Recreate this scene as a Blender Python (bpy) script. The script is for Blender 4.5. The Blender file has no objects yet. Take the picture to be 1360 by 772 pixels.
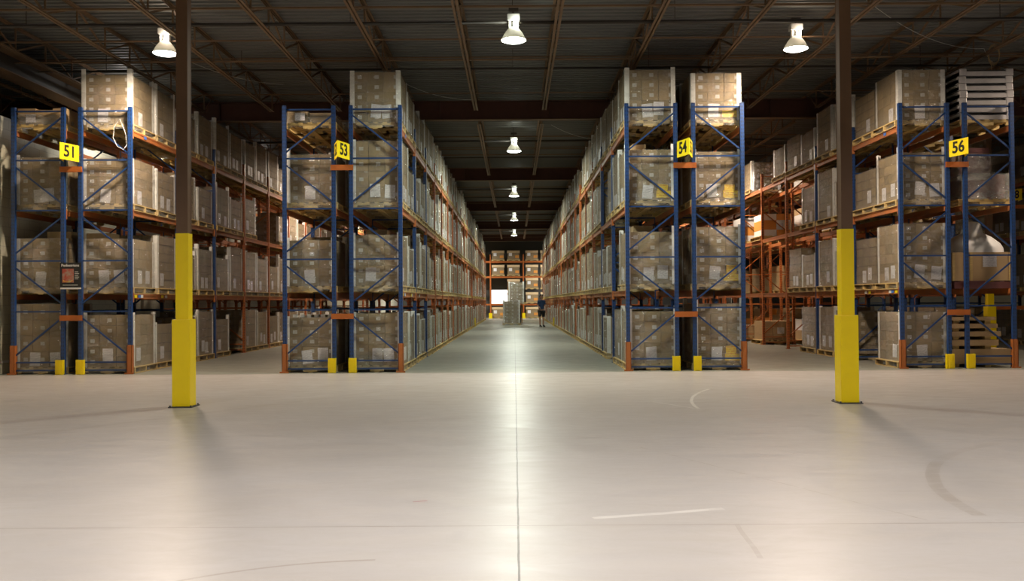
import bpy, math, random
from mathutils import Vector, Matrix, noise
R = math.radians
random.seed(11)
S = bpy.context.scene
COL = S.collection

# ------------------------------------------------------------------ camera
cd = bpy.data.cameras.new('camera'); cam = bpy.data.objects.new('camera', cd); COL.objects.link(cam)
cd.sensor_width = 36.0; cd.lens = 1190 / 1360 * 36; cd.clip_end = 300
cam.matrix_world = Matrix.Translation((0, 0, 1.4)) @ Matrix.Rotation(0.0025, 4, 'Z') @ Matrix.Rotation(math.pi/2 + 0.0126, 4, 'X') @ Matrix.Rotation(R(-0.37), 4, 'Z')
S.camera = cam
# ------------------------------------------------------------------ world, lamps' strength, exposure
w = bpy.data.worlds.new('world'); S.world = w; w.use_nodes = True
w.node_tree.nodes['Background'].inputs[0].default_value = (0.55, 0.5, 0.42, 1)
w.node_tree.nodes['Background'].inputs[1].default_value = 0.012
S.view_settings.view_transform = 'Standard'
try: S.view_settings.look = 'None'
except Exception: pass
S.view_settings.gamma = 1.0; S.view_settings.use_curve_mapping = False
S.view_settings.exposure = -0.78
WARM = (1.0, 0.80, 0.62); COOL = (0.95, 1.0, 0.86); NEUT = (1.0, 0.95, 0.91)
LAMPS = []                                   # (x, y, colour, watts)
for k in range(5): LAMPS.append((0.02, 16.5 + 12.2*k, COOL, 600))
for k in range(4): LAMPS.append((-6.70 if k == 0 else -6.4, (17.2, 31.6, 43.8, 56.0)[k], WARM, 640))
for k in range(4): LAMPS.append((5.45 if k == 0 else 6.2, 17.2 + 12.2*k, WARM, 640))
for k in range(3): LAMPS.append((12.1, 17.4 + 12.2*k, WARM, 420))
for x in (-6.5, 0.0, 6.5, 13.0):
    LAMPS.append((x, 4.4, NEUT, 590)); LAMPS.append((x, -7.6, NEUT, 590))
for x in (-5.2, 5.2): LAMPS.append((x, 73.4, NEUT, 1500))
for y in (21.8, 34.0): LAMPS.append((-9.55, y, NEUT, 130))  # unseen lamps added to brighten the block wall, hidden by the top loads
S.cycles.max_bounces = 7; S.cycles.diffuse_bounces = 3; S.cycles.glossy_bounces = 3
S.cycles.transparent_max_bounces = 14; S.cycles.transmission_bounces = 3
S.cycles.caustics_reflective = False; S.cycles.caustics_refractive = False
S.cycles.sample_clamp_indirect = 4.0
S.cycles.use_denoising = True
S.cycles.use_light_tree = True

# ------------------------------------------------------------------ node materials
class NT:
    def __init__(s, name):
        s.m = bpy.data.materials.new(name); s.m.use_nodes = True
        s.t = s.m.node_tree; s.b = s.t.nodes['Principled BSDF']; s.out = s.t.nodes['Material Output']
    def n(s, typ, **kw):
        nd = s.t.nodes.new(typ)
        for k, v in kw.items(): setattr(nd, k, v)
        return nd
    def l(s, a, b): s.t.links.new(a, b)
    def inp(s, sock, v):
        if isinstance(v, (int, float)): sock.default_value = v
        elif isinstance(v, (tuple, list)): sock.default_value = v if len(v) == len(sock.default_value) else tuple(v) + (1,)
        else: s.l(v, sock)
    def math(s, op, a, b=0.0, c=0.0, clamp=False):
        nd = s.n('ShaderNodeMath', operation=op, use_clamp=clamp)
        s.inp(nd.inputs[0], a); s.inp(nd.inputs[1], b); s.inp(nd.inputs[2], c)
        return nd.outputs[0]
    def mix(s, f, a, b, blend='MIX'):
        nd = s.n('ShaderNodeMix', data_type='RGBA', blend_type=blend)
        s.inp(nd.inputs[0], f); s.inp(nd.inputs[6], a); s.inp(nd.inputs[7], b)
        return nd.outputs[2]
    def noise(s, vec, scale, detail=3, rough=.55, dist=0.0):
        nd = s.n('ShaderNodeTexNoise'); s.l(vec, nd.inputs['Vector'])
        nd.inputs['Scale'].default_value = scale; nd.inputs['Detail'].default_value = detail
        nd.inputs['Roughness'].default_value = rough; nd.inputs['Distortion'].default_value = dist
        return nd.outputs['Fac']
    def ramp(s, f, a, b, ca=(0, 0, 0, 1), cb=(1, 1, 1, 1)):
        nd = s.n('ShaderNodeValToRGB'); s.l(f, nd.inputs[0])
        e = nd.color_ramp.elements; e[0].position = a; e[1].position = b; e[0].color = ca; e[1].color = cb
        return nd.outputs[0]
    def scalevec(s, vec, sc):
        nd = s.n('ShaderNodeVectorMath', operation='MULTIPLY'); s.l(vec, nd.inputs[0]); nd.inputs[1].default_value = sc
        return nd.outputs[0]
    def bump(s, h, st, dist=.01):
        nd = s.n('ShaderNodeBump'); s.l(h, nd.inputs['Height']); nd.inputs['Strength'].default_value = st
        nd.inputs['Distance'].default_value = dist
        s.l(nd.outputs[0], s.b.inputs['Normal']); return nd.outputs[0]
def objco(s): return s.n('ShaderNodeTexCoord').outputs['Object']
def pos(s): return s.n('ShaderNodeNewGeometry').outputs['Position']

def paint(name, col, rough=.45, wear=.15, spec=.4, metal=0.0, rnd=0.0, sc=6):
    s = NT(name); co = objco(s)
    f = s.noise(co, sc, 4)
    c = s.mix(s.math('MULTIPLY', s.ramp(f, .35, .75), wear), col, tuple(x*.45 for x in col[:3]))
    if rnd:
        oi = s.n('ShaderNodeObjectInfo').outputs['Random']
        c = s.mix(s.math('MULTIPLY', oi, rnd), c, tuple(x*.5 for x in col[:3]))
    s.l(c, s.b.inputs['Base Color']); s.b.inputs['Roughness'].default_value = rough
    s.b.inputs['Specular IOR Level'].default_value = spec; s.b.inputs['Metallic'].default_value = metal
    return s.m
def emit(name, col, st):
    s = NT(name); s.b.inputs['Base Color'].default_value = (*col, 1)
    s.b.inputs['Emission Color'].default_value = (*col, 1); s.b.inputs['Emission Strength'].default_value = st
    return s.m

M = {}
M['blue'] = paint('blue paint', (.011, .047, .165), .4, .35)
M['blue_brace'] = paint('blue brace paint', (.014, .046, .15), .4, .3)
M['orange'] = paint('orange paint', (.42, .115, .018), .6, .5)
def beam_mat():
    s = NT('dusty orange beam'); co = objco(s); oi = s.n('ShaderNodeObjectInfo').outputs['Random']
    f = s.ramp(s.noise(co, 2.2, 4, .65), .38, .62)
    c = s.mix(s.math('ADD', s.math('MULTIPLY', f, .45), s.math('MULTIPLY', oi, .3)), (.45, .13, .022), (.19, .105, .06))
    s.l(c, s.b.inputs['Base Color']); s.b.inputs['Roughness'].default_value = .62; return s.m
M['beam'] = beam_mat()
M['lid'] = paint('pale tan lid', (.62, .46, .26), .7, .1)
M['orange_old'] = paint('worn orange paint', (.42, .13, .03), .5, .5)
M['yellow'] = paint('yellow paint', (.86, .64, .003), .35, .06)
M['brown'] = paint('brown column paint', (.125, .066, .032), .5, .15)
M['joist'] = paint('joist primer', (.18, .112, .062), .6, .3)
M['girder'] = paint('red oxide girder', (.085, .032, .020), .6, .3)
M['pipe'] = paint('dark pipe', (.05, .042, .034), .5, .3)
M['white'] = paint('white board', (.84, .83, .80), .5, .05, rnd=.2)
M['whiteplastic'] = paint('white plastic', (.75, .74, .72), .35, .1)
M['metalwhite'] = paint('white cast metal', (.6, .6, .56), .35, .2)
M['flatpack'] = paint('filmed flat pack', (.50, .48, .48), .22, .3)
M['black'] = paint('black', (.015, .015, .016), .5, .1)
M['darkgrey'] = paint('dark grey', (.05, .05, .052), .5, .1)
M['signyellow'] = paint('sign yellow', (.86, .68, .01), .4, .02)
M['ink'] = paint('ink', (.008, .008, .008), .5, 0)
M['maroon'] = paint('maroon carton', (.16, .06, .06), .5, .2)
M['tan'] = paint('tan carton', (.42, .29, .15), .7, .15)
M['orangebox'] = paint('orange carton panel', (.65, .27, .05), .6, .1)
M['rubber'] = paint('rubber', (.02, .02, .02), .8, 0)
M['lens'] = emit('lamp lens', (.96, 1.0, .9), 30)
M['lens_warm'] = emit('lamp lens warm', (1.0, .93, .82), 30)
M['daylight'] = emit('daylight panel', (1.0, .95, .9), 2.2)
M['brick_red'] = paint('red', (.35, .03, .02), .6, .1)
M['skin'] = paint('skin', (.45, .26, .18), .6, 0)
M['navy'] = paint('navy cloth', (.03, .06, .14), .9, .1)
M['sticker_blue'] = paint('blue sticker', (.05, .15, .5), .4, 0)

def bell_mat():
    s = NT('prismatic bell'); tl = s.n('ShaderNodeBsdfTranslucent'); tl.inputs['Color'].default_value = (.6, .58, .52, 1)
    df = s.n('ShaderNodeBsdfDiffuse'); df.inputs['Color'].default_value = (.5, .48, .44, 1)
    m = s.n('ShaderNodeMixShader'); m.inputs[0].default_value = .35; s.l(df.outputs[0], m.inputs[1]); s.l(tl.outputs[0], m.inputs[2]); s.l(m.outputs[0], s.out.inputs['Surface'])
    return s.m
M['bell'] = bell_mat()
def post_mat(name, col):                    # perforated upright face: rows of slots every 50 mm
    s = NT(name); co = objco(s); sx = s.n('ShaderNodeSeparateXYZ'); s.l(co, sx.inputs[0])
    fz = s.math('ABSOLUTE', s.math('SUBTRACT', s.math('FRACT', s.math('MULTIPLY', sx.outputs[2], 13.12)), .5))
    ax = s.math('ABSOLUTE', s.math('SUBTRACT', s.math('ABSOLUTE', sx.outputs[0]), .019))
    hole = s.math('MULTIPLY', s.math('LESS_THAN', fz, .26), s.math('LESS_THAN', ax, .007))
    f = s.noise(co, 5, 4)
    c = s.mix(s.math('MULTIPLY', s.ramp(f, .4, .8), .35), col, tuple(x*.45 for x in col))
    c = s.mix(hole, c, (.01, .012, .02))
    s.l(c, s.b.inputs['Base Color']); s.b.inputs['Roughness'].default_value = .42
    return s.m
M['blue_post'] = post_mat('perforated blue post', (.011, .047, .165))
M['orange_post'] = post_mat('perforated orange post', (.42, .115, .022))

def wood():
    s = NT('pallet wood'); co = objco(s)
    oi = s.n('ShaderNodeObjectInfo').outputs['Random']
    g = s.noise(s.scalevec(co, (3, 14, 30)), 1.6, 4)
    c = s.mix(s.ramp(g, .3, .75), (.70, .51, .20), (.44, .30, .12))
    c = s.mix(s.math('MULTIPLY', oi, .45), c, (.30, .24, .16))
    s.l(c, s.b.inputs['Base Color']); s.b.inputs['Roughness'].default_value = .8
    s.b.inputs['Specular IOR Level'].default_value = .2
    return s.m
M['wood'] = wood()

def carton(name, brick=True):
    s = NT(name)
    oi = s.n('ShaderNodeObjectInfo').outputs['Random']
    uv = s.n('ShaderNodeTexCoord').outputs['UV']
    co = objco(s)
    base = s.mix(oi, (.225, .168, .088), (.34, .25, .135))
    base = s.mix(s.math('MULTIPLY', s.noise(co, 3.5, 4), .35), base, (.16, .12, .08))
    if brick:
        sx = s.n('ShaderNodeSeparateXYZ'); s.l(uv, sx.inputs[0])
        fu = s.math('FRACT', sx.outputs[0]); fv = s.math('FRACT', sx.outputs[1])
        eu = s.math('ABSOLUTE', s.math('SUBTRACT', fu, .5)); ev = s.math('ABSOLUTE', s.math('SUBTRACT', fv, .5))
        seam = s.math('MAXIMUM', s.math('GREATER_THAN', eu, .488), s.math('GREATER_THAN', ev, .478))
        base = s.mix(seam, base, (.045, .032, .02))
        tape = s.math('MULTIPLY', s.math('LESS_THAN', ev, .5), s.math('LESS_THAN', eu, .05))
        base = s.mix(s.math('MULTIPLY', tape, .25), base, (.36, .28, .19))
        base_ns = s.math('LESS_THAN', sx.outputs[0], 50.0)
        lu = s.math('LESS_THAN', s.math('ABSOLUTE', s.math('SUBTRACT', fu, .70)), .14)
        lv = s.math('LESS_THAN', s.math('ABSOLUTE', s.math('SUBTRACT', fv, .50)), .20)
        base = s.mix(s.math('MULTIPLY', s.math('MULTIPLY', lu, s.math('MULTIPLY', lv, base_ns)), .8), base, (.40, .36, .30))
        cell = s.n('ShaderNodeTexWhiteNoise', noise_dimensions='2D')
        fl = s.n('ShaderNodeVectorMath', operation='FLOOR'); s.l(uv, fl.inputs[0]); s.l(fl.outputs[0], cell.inputs['Vector'])
        base = s.mix(s.math('MULTIPLY', cell.outputs['Value'], .25), base, (.15, .11, .075))
    s.l(base, s.b.inputs['Base Color']); s.b.inputs['Roughness'].default_value = .75
    s.b.inputs['Specular IOR Level'].default_value = .25
    return s.m
M['stack'] = carton('carton stack'); M['carton'] = carton('kraft carton', False)

def label_mat(name, base, ink, sc=26):
    s = NT(name); uv = s.n('ShaderNodeTexCoord').outputs['Object']
    sx = s.n('ShaderNodeSeparateXYZ'); s.l(uv, sx.inputs[0])
    row = s.math('LESS_THAN', s.math('ABSOLUTE', s.math('SUBTRACT', s.math('FRACT', s.math('MULTIPLY', sx.outputs[2], sc)), .5)), .2)
    n = s.ramp(s.noise(s.scalevec(uv, (60, 60, sc)), 1.0, 1), .45, .5)
    s.l(s.mix(s.math('MULTIPLY', s.math('MULTIPLY', row, n), .6), base, ink), s.b.inputs['Base Color'])
    s.b.inputs['Roughness'].default_value = .5
    return s.m
M['paper'] = label_mat('printed paper', (.70, .68, .70), (.12, .12, .14), 45)
M['sticker'] = label_mat('carton sticker', (.52, .49, .43), (.15, .13, .12), 60)
M['hazard'] = label_mat('yellow sheet', (.75, .55, .03), (.5, .06, .02), 22)

def film(name, amt=.16, white=.10):
    s = NT(name); co = objco(s)
    oi = s.n('ShaderNodeObjectInfo').outputs['Random']
    add = s.n('ShaderNodeVectorMath', operation='ADD'); s.l(co, add.inputs[0])
    cmb = s.n('ShaderNodeCombineXYZ'); s.l(s.math('MULTIPLY', oi, 37), cmb.inputs[0]); s.l(s.math('MULTIPLY', oi, 91), cmb.inputs[2]); s.l(cmb.outputs[0], add.inputs[1])
    v = add.outputs[0]
    n1 = s.noise(s.scalevec(v, (1, 1, 1.7)), 4.5, 4, .6, 1.6)
    n2 = s.noise(s.scalevec(v, (1, 1, 3.0)), 13, 3, .6, 2.5)
    h = s.math('ADD', n1, s.math('MULTIPLY', n2, .5))
    bp = s.n('ShaderNodeBump'); s.l(h, bp.inputs['Height']); bp.inputs['Strength'].default_value = .9; bp.inputs['Distance'].default_value = .06
    gl = s.n('ShaderNodeBsdfGlossy'); gl.inputs['Roughness'].default_value = .11; gl.inputs['Color'].default_value = (1, 1, 1, 1); s.l(bp.outputs[0], gl.inputs['Normal'])
    df = s.n('ShaderNodeBsdfDiffuse'); df.inputs['Color'].default_value = (.75, .77, .72, 1); s.l(bp.outputs[0], df.inputs['Normal'])
    tr = s.n('ShaderNodeBsdfTransparent'); tr.inputs['Color'].default_value = (.95, .95, .93, 1)
    lw = s.n('ShaderNodeLayerWeight'); lw.inputs['Blend'].default_value = .35
    sx = s.n('ShaderNodeSeparateXYZ'); s.l(co, sx.inputs[0])
    low = s.ramp(sx.outputs[2], .10, .45, (1, 1, 1, 1), (0, 0, 0, 1))    # more wraps of film round the bottom
    fg = s.math('ADD', s.math('MULTIPLY', s.ramp(n1, .42, .62), amt), s.math('MULTIPLY', lw.outputs['Facing'], .14), clamp=True)
    m1 = s.n('ShaderNodeMixShader'); s.l(fg, m1.inputs[0]); s.l(tr.outputs[0], m1.inputs[1]); s.l(gl.outputs[0], m1.inputs[2])
    fw = s.math('ADD', white, s.math('MULTIPLY', s.math('MULTIPLY', low, s.ramp(n2, .4, .62)), .20), clamp=True)
    m2 = s.n('ShaderNodeMixShader'); s.l(fw, m2.inputs[0]); s.l(m1.outputs[0], m2.inputs[1]); s.l(df.outputs[0], m2.inputs[2])
    s.l(m2.outputs[0], s.out.inputs['Surface'])
    return s.m
M['film'] = film('stretch film', .24, .05)
M['film_thick'] = film('cloudy film', .3, .22)
M['film_green'] = film('glossy film', .5, .05)

# ------------------------------------------------------------------ floor material
def floor_mat():
    s = NT('sealed concrete'); p = pos(s)
    sx = s.n('ShaderNodeSeparateXYZ'); s.l(p, sx.inputs[0]); X, Y = sx.outputs[0], sx.outputs[1]
    big = s.noise(s.scalevec(p, (.35, .5, 1)), 1.0, 5, .6, .8)
    med = s.noise(s.scalevec(p, (2.2, 5.0, 1)), 1.0, 6, .65, .6)
    fine = s.noise(p, 45, 3, .6)
    base = s.mix(s.ramp(big, .3, .72), (.375, .348, .330), (.318, .288, .264))
    base = s.mix(s.math('MULTIPLY', s.ramp(med, .42, .74), .30), base, (.33, .28, .235))
    base = s.mix(s.math('MULTIPLY', fine, .10), base, (.52, .48, .45))
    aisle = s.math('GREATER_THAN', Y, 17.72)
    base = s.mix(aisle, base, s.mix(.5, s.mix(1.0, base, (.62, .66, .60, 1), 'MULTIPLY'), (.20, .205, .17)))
    warp = s.math('MULTIPLY', s.math('SUBTRACT', s.noise(p, 1.2, 2), .5), .05)
    def seg(x0, y0, x1, y1, wd, colr, amt, brk=.5):
        nonlocal base
        dx, dy = x1-x0, y1-y0; L = math.hypot(dx, dy); ux, uy = dx/L, dy/L
        ax = s.math('SUBTRACT', X, x0); ay = s.math('SUBTRACT', Y, y0)
        t = s.math('ADD', s.math('MULTIPLY', ax, ux), s.math('MULTIPLY', ay, uy))
        d = s.math('ABSOLUTE', s.math('ADD', s.math('SUBTRACT', s.math('MULTIPLY', ax, -uy), s.math('MULTIPLY', ay, -ux)), warp))
        inside = s.math('MULTIPLY', s.math('GREATER_THAN', t, 0), s.math('LESS_THAN', t, L))
        m = s.math('MULTIPLY', s.math('MULTIPLY', s.math('LESS_THAN', d, wd), inside), s.math('MULTIPLY', s.ramp(med, brk-.12, brk+.1), amt))
        base = s.mix(m, base, colr)
    def arc(cx, cy, r, wd, a0, a1, colr, amt):
        nonlocal base
        ax = s.math('SUBTRACT', X, cx); ay = s.math('SUBTRACT', Y, cy)
        d = s.math('ABSOLUTE', s.math('SUBTRACT', s.math('SQRT', s.math('ADD', s.math('MULTIPLY', ax, ax), s.math('MULTIPLY', ay, ay))), s.math('ADD', r, warp)))
        an = s.math('ARCTAN2', ay, ax)
        inside = s.math('MULTIPLY', s.math('GREATER_THAN', an, R(a0)), s.math('LESS_THAN', an, R(a1)))
        m = s.math('MULTIPLY', s.math('MULTIPLY', s.math('LESS_THAN', d, wd), inside), s.math('MULTIPLY', s.ramp(med, .3, .5), amt))
        base = s.mix(m, base, colr)
    dk = (.20, .16, .125); lt = (.66, .63, .58)
    arc(6.577, 5.688, 3.58, .05, 146, 178, dk, .35); arc(6.577, 5.688, 3.58, .05, 122, 146, dk, .15)
    arc(7.58, 11.6, 5.2, .022, 150, 179.9, lt, .6)
    arc(-.6, 3.0, 1.9, .012, 95, 160, dk, .5)
    seg(.5, 5.80, 1.4, 6.04, .028, lt, .45, .4)
    seg(1.38, 5.63, 1.32, 4.88, .016, dk, .3, .4)
    seg(1.87, 12.57, 2.42, 11.5, .02, lt, .5)
    seg(-.72, 6.3, -.62, 6.33, .006, (.25, .03, .02), 1, .1)
    seg(1.2, 8.6, 2.6, 5.7, .008, dk, .5); seg(-5.5, 9.3, -1.2, 15.5, .06, dk, .18, .4)
    seg(4.8, 13.5, 9.5, 11.0, .07, dk, .2, .4); seg(3.0, 13.0, 7.5, 9.8, .05, dk, .16, .4); seg(-7.5, 11, -4.5, 6.5, .02, dk, .3)
    wl = s.math('MULTIPLY', s.math('SUBTRACT', s.noise(p, 2.5, 3), .5), .012)
    jx = s.math('LESS_THAN', s.math('ABSOLUTE', s.math('ADD', X, s.math('ADD', wl, -.015))), .006)
    jy = s.math('LESS_THAN', s.math('ABSOLUTE', s.math('SUBTRACT', Y, 5.62)), .007)
    jy2 = s.math('LESS_THAN', s.math('ABSOLUTE', s.math('SUBTRACT', Y, 17.72)), .012)
    jx2 = s.math('MULTIPLY', jx, s.ramp(med, .1, .4))
    base = s.mix(s.math('MAXIMUM', s.math('MULTIPLY', jx, .85), s.math('MULTIPLY', jy2, .35)), base, (.06, .045, .035))
    base = s.mix(s.math('MULTIPLY', jy, .65), base, (.2, .16, .13))
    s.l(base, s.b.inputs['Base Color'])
    r = s.math('ADD', s.math('ADD', .25, s.math('MULTIPLY', aisle, .01)), s.math('ADD', s.math('MULTIPLY', s.ramp(med, .35, .7), .12), s.math('MULTIPLY', big, .10)))
    s.l(r, s.b.inputs['Roughness'])
    s.b.inputs['Specular IOR Level'].default_value = .27
    s.bump(s.math('ADD', s.math('MULTIPLY', fine, .15), med), .12, .004)
    return s.m
M['floor'] = floor_mat()
def block_mat():
    s = NT('painted block wall'); p = pos(s)
    sx = s.n('ShaderNodeSeparateXYZ'); s.l(p, sx.inputs[0])
    c = s.n('ShaderNodeCombineXYZ'); s.l(s.math('ADD', sx.outputs[0], sx.outputs[1]), c.inputs[0]); s.l(sx.outputs[2], c.inputs[1])
    b = s.n('ShaderNodeTexBrick'); s.l(c.outputs[0], b.inputs['Vector'])
    b.inputs['Scale'].default_value = 1; b.inputs['Brick Width'].default_value = .4; b.inputs['Row Height'].default_value = .2
    b.inputs['Mortar Size'].default_value = .006; b.inputs['Color1'].default_value = (.60, .58, .44, 1)
    b.inputs['Color2'].default_value = (.56, .54, .41, 1); b.inputs['Mortar'].default_value = (.44, .42, .33, 1)
    s.l(b.outputs['Color'], s.b.inputs['Base Color']); s.b.inputs['Roughness'].default_value = .6
    return s.m
M['block'] = block_mat()
M['deck'] = paint('steel roof deck', (.135, .138, .13), .55, .3, sc=.7)
M['walldark'] = paint('far wall paint', (.10, .095, .08), .8, .2, sc=.5)

# ------------------------------------------------------------------ mesh builder
class MB:
    def __init__(s, mats): s.v = []; s.f = []; s.mi = []; s.uv = []; s.mats = mats; s.sm = []
    def quad(s, pts, mi=0, uv=None, sm=False):
        b = len(s.v); s.v += [tuple(p) for p in pts]; s.f.append(tuple(range(b, b+len(pts)))); s.mi.append(mi); s.sm.append(sm)
        s.uv.append(uv or [(0, 0)]*len(pts))
    def box(s, x0, x1, y0, y1, z0, z1, mi=0, M4=None):
        P = [Vector(p) for p in ((x0,y0,z0),(x1,y0,z0),(x1,y1,z0),(x0,y1,z0),(x0,y0,z1),(x1,y0,z1),(x1,y1,z1),(x0,y1,z1))]
        if M4 is not None: P = [M4 @ p for p in P]
        b = len(s.v); s.v += [tuple(p) for p in P]
        for f in ((0,3,2,1),(4,5,6,7),(0,1,5,4),(1,2,6,5),(2,3,7,6),(3,0,4,7)):
            s.f.append(tuple(b+i for i in f)); s.mi.append(mi); s.sm.append(False); s.uv.append([(0, 0)]*4)
    def bar(s, a, b_, wd, th=None, mi=0):
        a = Vector(a); b_ = Vector(b_); th = th or wd; d = b_-a; L = d.length
        q = d.to_track_quat('Z', 'Y').to_matrix().to_4x4()
        s.box(-wd/2, wd/2, -th/2, th/2, 0, L, mi, Matrix.Translation(a) @ q)
    def tube(s, pts, r, n=8, mi=0, cap=True):
        pts = [Vector(p) for p in pts]; rings = []
        rr = r if isinstance(r, (list, tuple)) else [r]*len(pts)
        for i, p in enumerate(pts):
            d = (pts[min(i+1, len(pts)-1)] - pts[max(i-1, 0)]).normalized()
            u = d.orthogonal().normalized()
            if rings_prev := getattr(s, '_u', None):
                if i: u = (rings_prev - d*rings_prev.dot(d)).normalized()
            s._u = u; v = d.cross(u)
            b = len(s.v); s.v += [tuple(p + (u*math.cos(2*math.pi*k/n) + v*math.sin(2*math.pi*k/n))*rr[i]) for k in range(n)]; rings.append(b)
        for i in range(len(rings)-1):
            for k in range(n):
                k2 = (k+1) % n
                s.f.append((rings[i]+k, rings[i]+k2, rings[i+1]+k2, rings[i+1]+k)); s.mi.append(mi); s.sm.append(True); s.uv.append([(0, 0)]*4)
        if cap:
            for b in (rings[0], rings[-1]):
                s.f.append(tuple(range(b, b+n))); s.mi.append(mi); s.sm.append(False); s.uv.append([(0, 0)]*n)
        s._u = None
    def lathe(s, prof, n=24, mi=0, c=(0, 0, 0)):
        rings = []
        for r, z in prof:
            b = len(s.v); s.v += [(c[0]+r*math.cos(2*math.pi*k/n), c[1]+r*math.sin(2*math.pi*k/n), c[2]+z) for k in range(n)]; rings.append(b)
        for i in range(len(rings)-1):
            for k in range(n):
                k2 = (k+1) % n
                s.f.append((rings[i]+k, rings[i]+k2, rings[i+1]+k2, rings[i+1]+k)); s.mi.append(mi); s.sm.append(True); s.uv.append([(0, 0)]*4)
    def mesh(s, name):
        me = bpy.data.meshes.new(name); me.from_pydata(s.v, [], s.f); me.update()
        for m in s.mats: me.materials.append(M[m])
        me.polygons.foreach_set('material_index', s.mi); me.polygons.foreach_set('use_smooth', s.sm)
        ul = me.uv_layers.new(name='UVMap'); flat = []
        for q in s.uv:
            for a in q: flat += [a[0], a[1]]
        ul.data.foreach_set('uv', flat)
        return me
def put(name, me, parent=None, loc=(0, 0, 0), rz=0.0, rot=None):
    o = bpy.data.objects.new(name, me); COL.objects.link(o); o.location = loc
    o.rotation_euler = rot if rot else (0, 0, rz)
    if parent: o.parent = parent
    return o
def tag(o, label=None, cat=None, group=None, kind=None):
    if label: o['label'] = label
    if cat: o['category'] = cat
    if group: o['group'] = group
    if kind: o['kind'] = kind
    return o
def thing(name, label, cat, loc=(0, 0, 0), rz=0.0, group=None):
    return tag(put(name, None, None, loc, rz), label, cat, group)

# ------------------------------------------------------------------ the hall
def slab(name, x0, x1, y0, y1, z0, z1, mat):
    b = MB([mat]); b.box(x0, x1, y0, y1, z0, z1); o = put(name, b.mesh(name)); tag(o, kind='structure'); return o
slab('floor', -16, 30, -16, 84, -.2, 0, 'floor')
slab('wall_left', -10.65, -10.4, -16, 82, 0, 5.25, 'block')
slab('wall_back', -16, 30, 80, 80.3, 0, 7.1, 'walldark')
slab('wall_right', 29.7, 30, -16, 84, 0, 7.1, 'block')
slab('wall_front', -16, 30, -16.3, -16, 0, 7.1, 'block')
slab('wall_outer', -16.3, -16, -16, 84, 0, 7.1, 'walldark')
slab('trim_1', -10.4, -10.385, 12, 80, .22, .27, 'white')
def deck():
    b = MB(['deck']); y = -16.0; p = .2; z = 7.0; prof = []
    while y < 82:
        prof += [(y, z), (y+.085, z), (y+.1, z+.045), (y+.185, z+.045)]; y += p
    prof.append((y, z))
    for (y0, z0), (y1, z1) in zip(prof, prof[1:]):
        b.quad([(-16, y0, z0), (30, y0, z0), (30, y1, z1), (-16, y1, z1)])
    o = put('ceiling', b.mesh('ceiling')); tag(o, kind='structure')
deck()
GIRD = [12.2*k for k in range(0, 7)]
def girder(y):
    b = MB(['girder', 'joist']); zt, zb = 6.88, 6.36
    b.box(-16, 30, y-.006, y+.006, zb, zt); b.box(-16, 30, y-.1, y+.1, zb, zb+.018, 1); b.box(-16, 30, y-.1, y+.1, zt-.018, zt)
    for x in range(-14, 30, 3): b.box(x-.01, x+.01, y-.09, y+.09, zb+.018, zt-.018)
    return tag(put('roof_girder', b.mesh('roof_girder')), 'dark red oxide steel girder crossing the roof from wall to wall', None, 'roof girders', 'structure')
for g in GIRD: girder(g)
def joist_mesh(L=12.2):
    b = MB(['joist']); s0, s1 = 1.1, L-.75; zb = -.52
    for dx in (-.036, .036):
        b.box(dx-.024, dx+.024, s0, s1, zb, zb+.008); b.box(dx*.5-.003, dx*.5+.003, s0, s1, zb, zb+.05)
        b.box(dx-.024, dx+.024, .1, L-.1, -.008, 0); b.box(dx*.5-.003, dx*.5+.003, .1, L-.1, -.05, 0)
    n = 9; st = (s1-s0)/n
    b.bar((0, .15, -.03), (0, s0, zb+.03), .022); b.bar((0, L-.15, -.03), (0, s1, zb+.03), .022)
    for i in range(n+1):
        y = s0+i*st
        b.bar((0, y, zb+.03), (0, y, -.03), .028)
        if i < n:
            if i % 2 == 0: b.bar((0, y, zb+.03), (0, y+st, -.03), .032)
            else: b.bar((0, y, -.03), (0, y+st, zb+.03), .032)
    return b.mesh('roof_joist')
JM = joist_mesh()
for g in GIRD[:-1]:
    for k in range(-7, 16):
        x = -.98 + 1.8*k
        tag(put('roof_joist', JM, None, (x, g, 6.99)), 'brown open-web steel roof joist under the deck', None, 'roof joists', 'structure')
for i, g in enumerate(GIRD[:-1]):
    for dy, z, r, mt in ((3.2, 6.49, .02, 'joist'), (5.1, 6.49, .014, 'joist'), (6.6, 6.49, .02, 'joist'), (9.6, 6.49, .014, 'joist'), (8.0, 6.93, .015, 'joist'), (2.0, 6.93, .015, 'joist')):
        b = MB([mt]); b.box(-16, 30, g+dy-r, g+dy+r, z-.005, z+.006+r)
        tag(put('bridging_bar', b.mesh('bridging_bar')), 'thin brown steel bridging bar tying the roof joists', None, 'joist bridging', 'structure')
for i in range(6):
    for yy, rr in ((4.3, .035), (7.55, .022)):
        b = MB(['pipe']); y = yy + 12.2*i; b.tube([(-16, y, 6.56), (30, y, 6.56)], rr, 8)
        for x in range(-15, 30, 3): b.bar((x, y, 6.56), (x, y, 7.0), .012)
        tag(put('roof_pipe', b.mesh('roof_pipe')), 'dark steel pipe hung across the hall under the joists', None, 'roof pipes', 'structure')
b = MB(['pipe', 'joist'])
b.box(-10.75, -10.3, -16, 80, 6.18, 6.2, 1); b.box(-10.75, -10.3, -16, 80, 6.6, 6.62, 1); b.box(-10.54, -10.5, -16, 80, 6.2, 6.6)
for y in range(-12, 80, 6): b.box(-10.6, -10.45, y-.08, y+.08, 5.25, 6.18)
tag(put('trim_2', b.mesh('wall_beam')), 'long dark steel beam over the block wall', None, None, 'structure')

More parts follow.
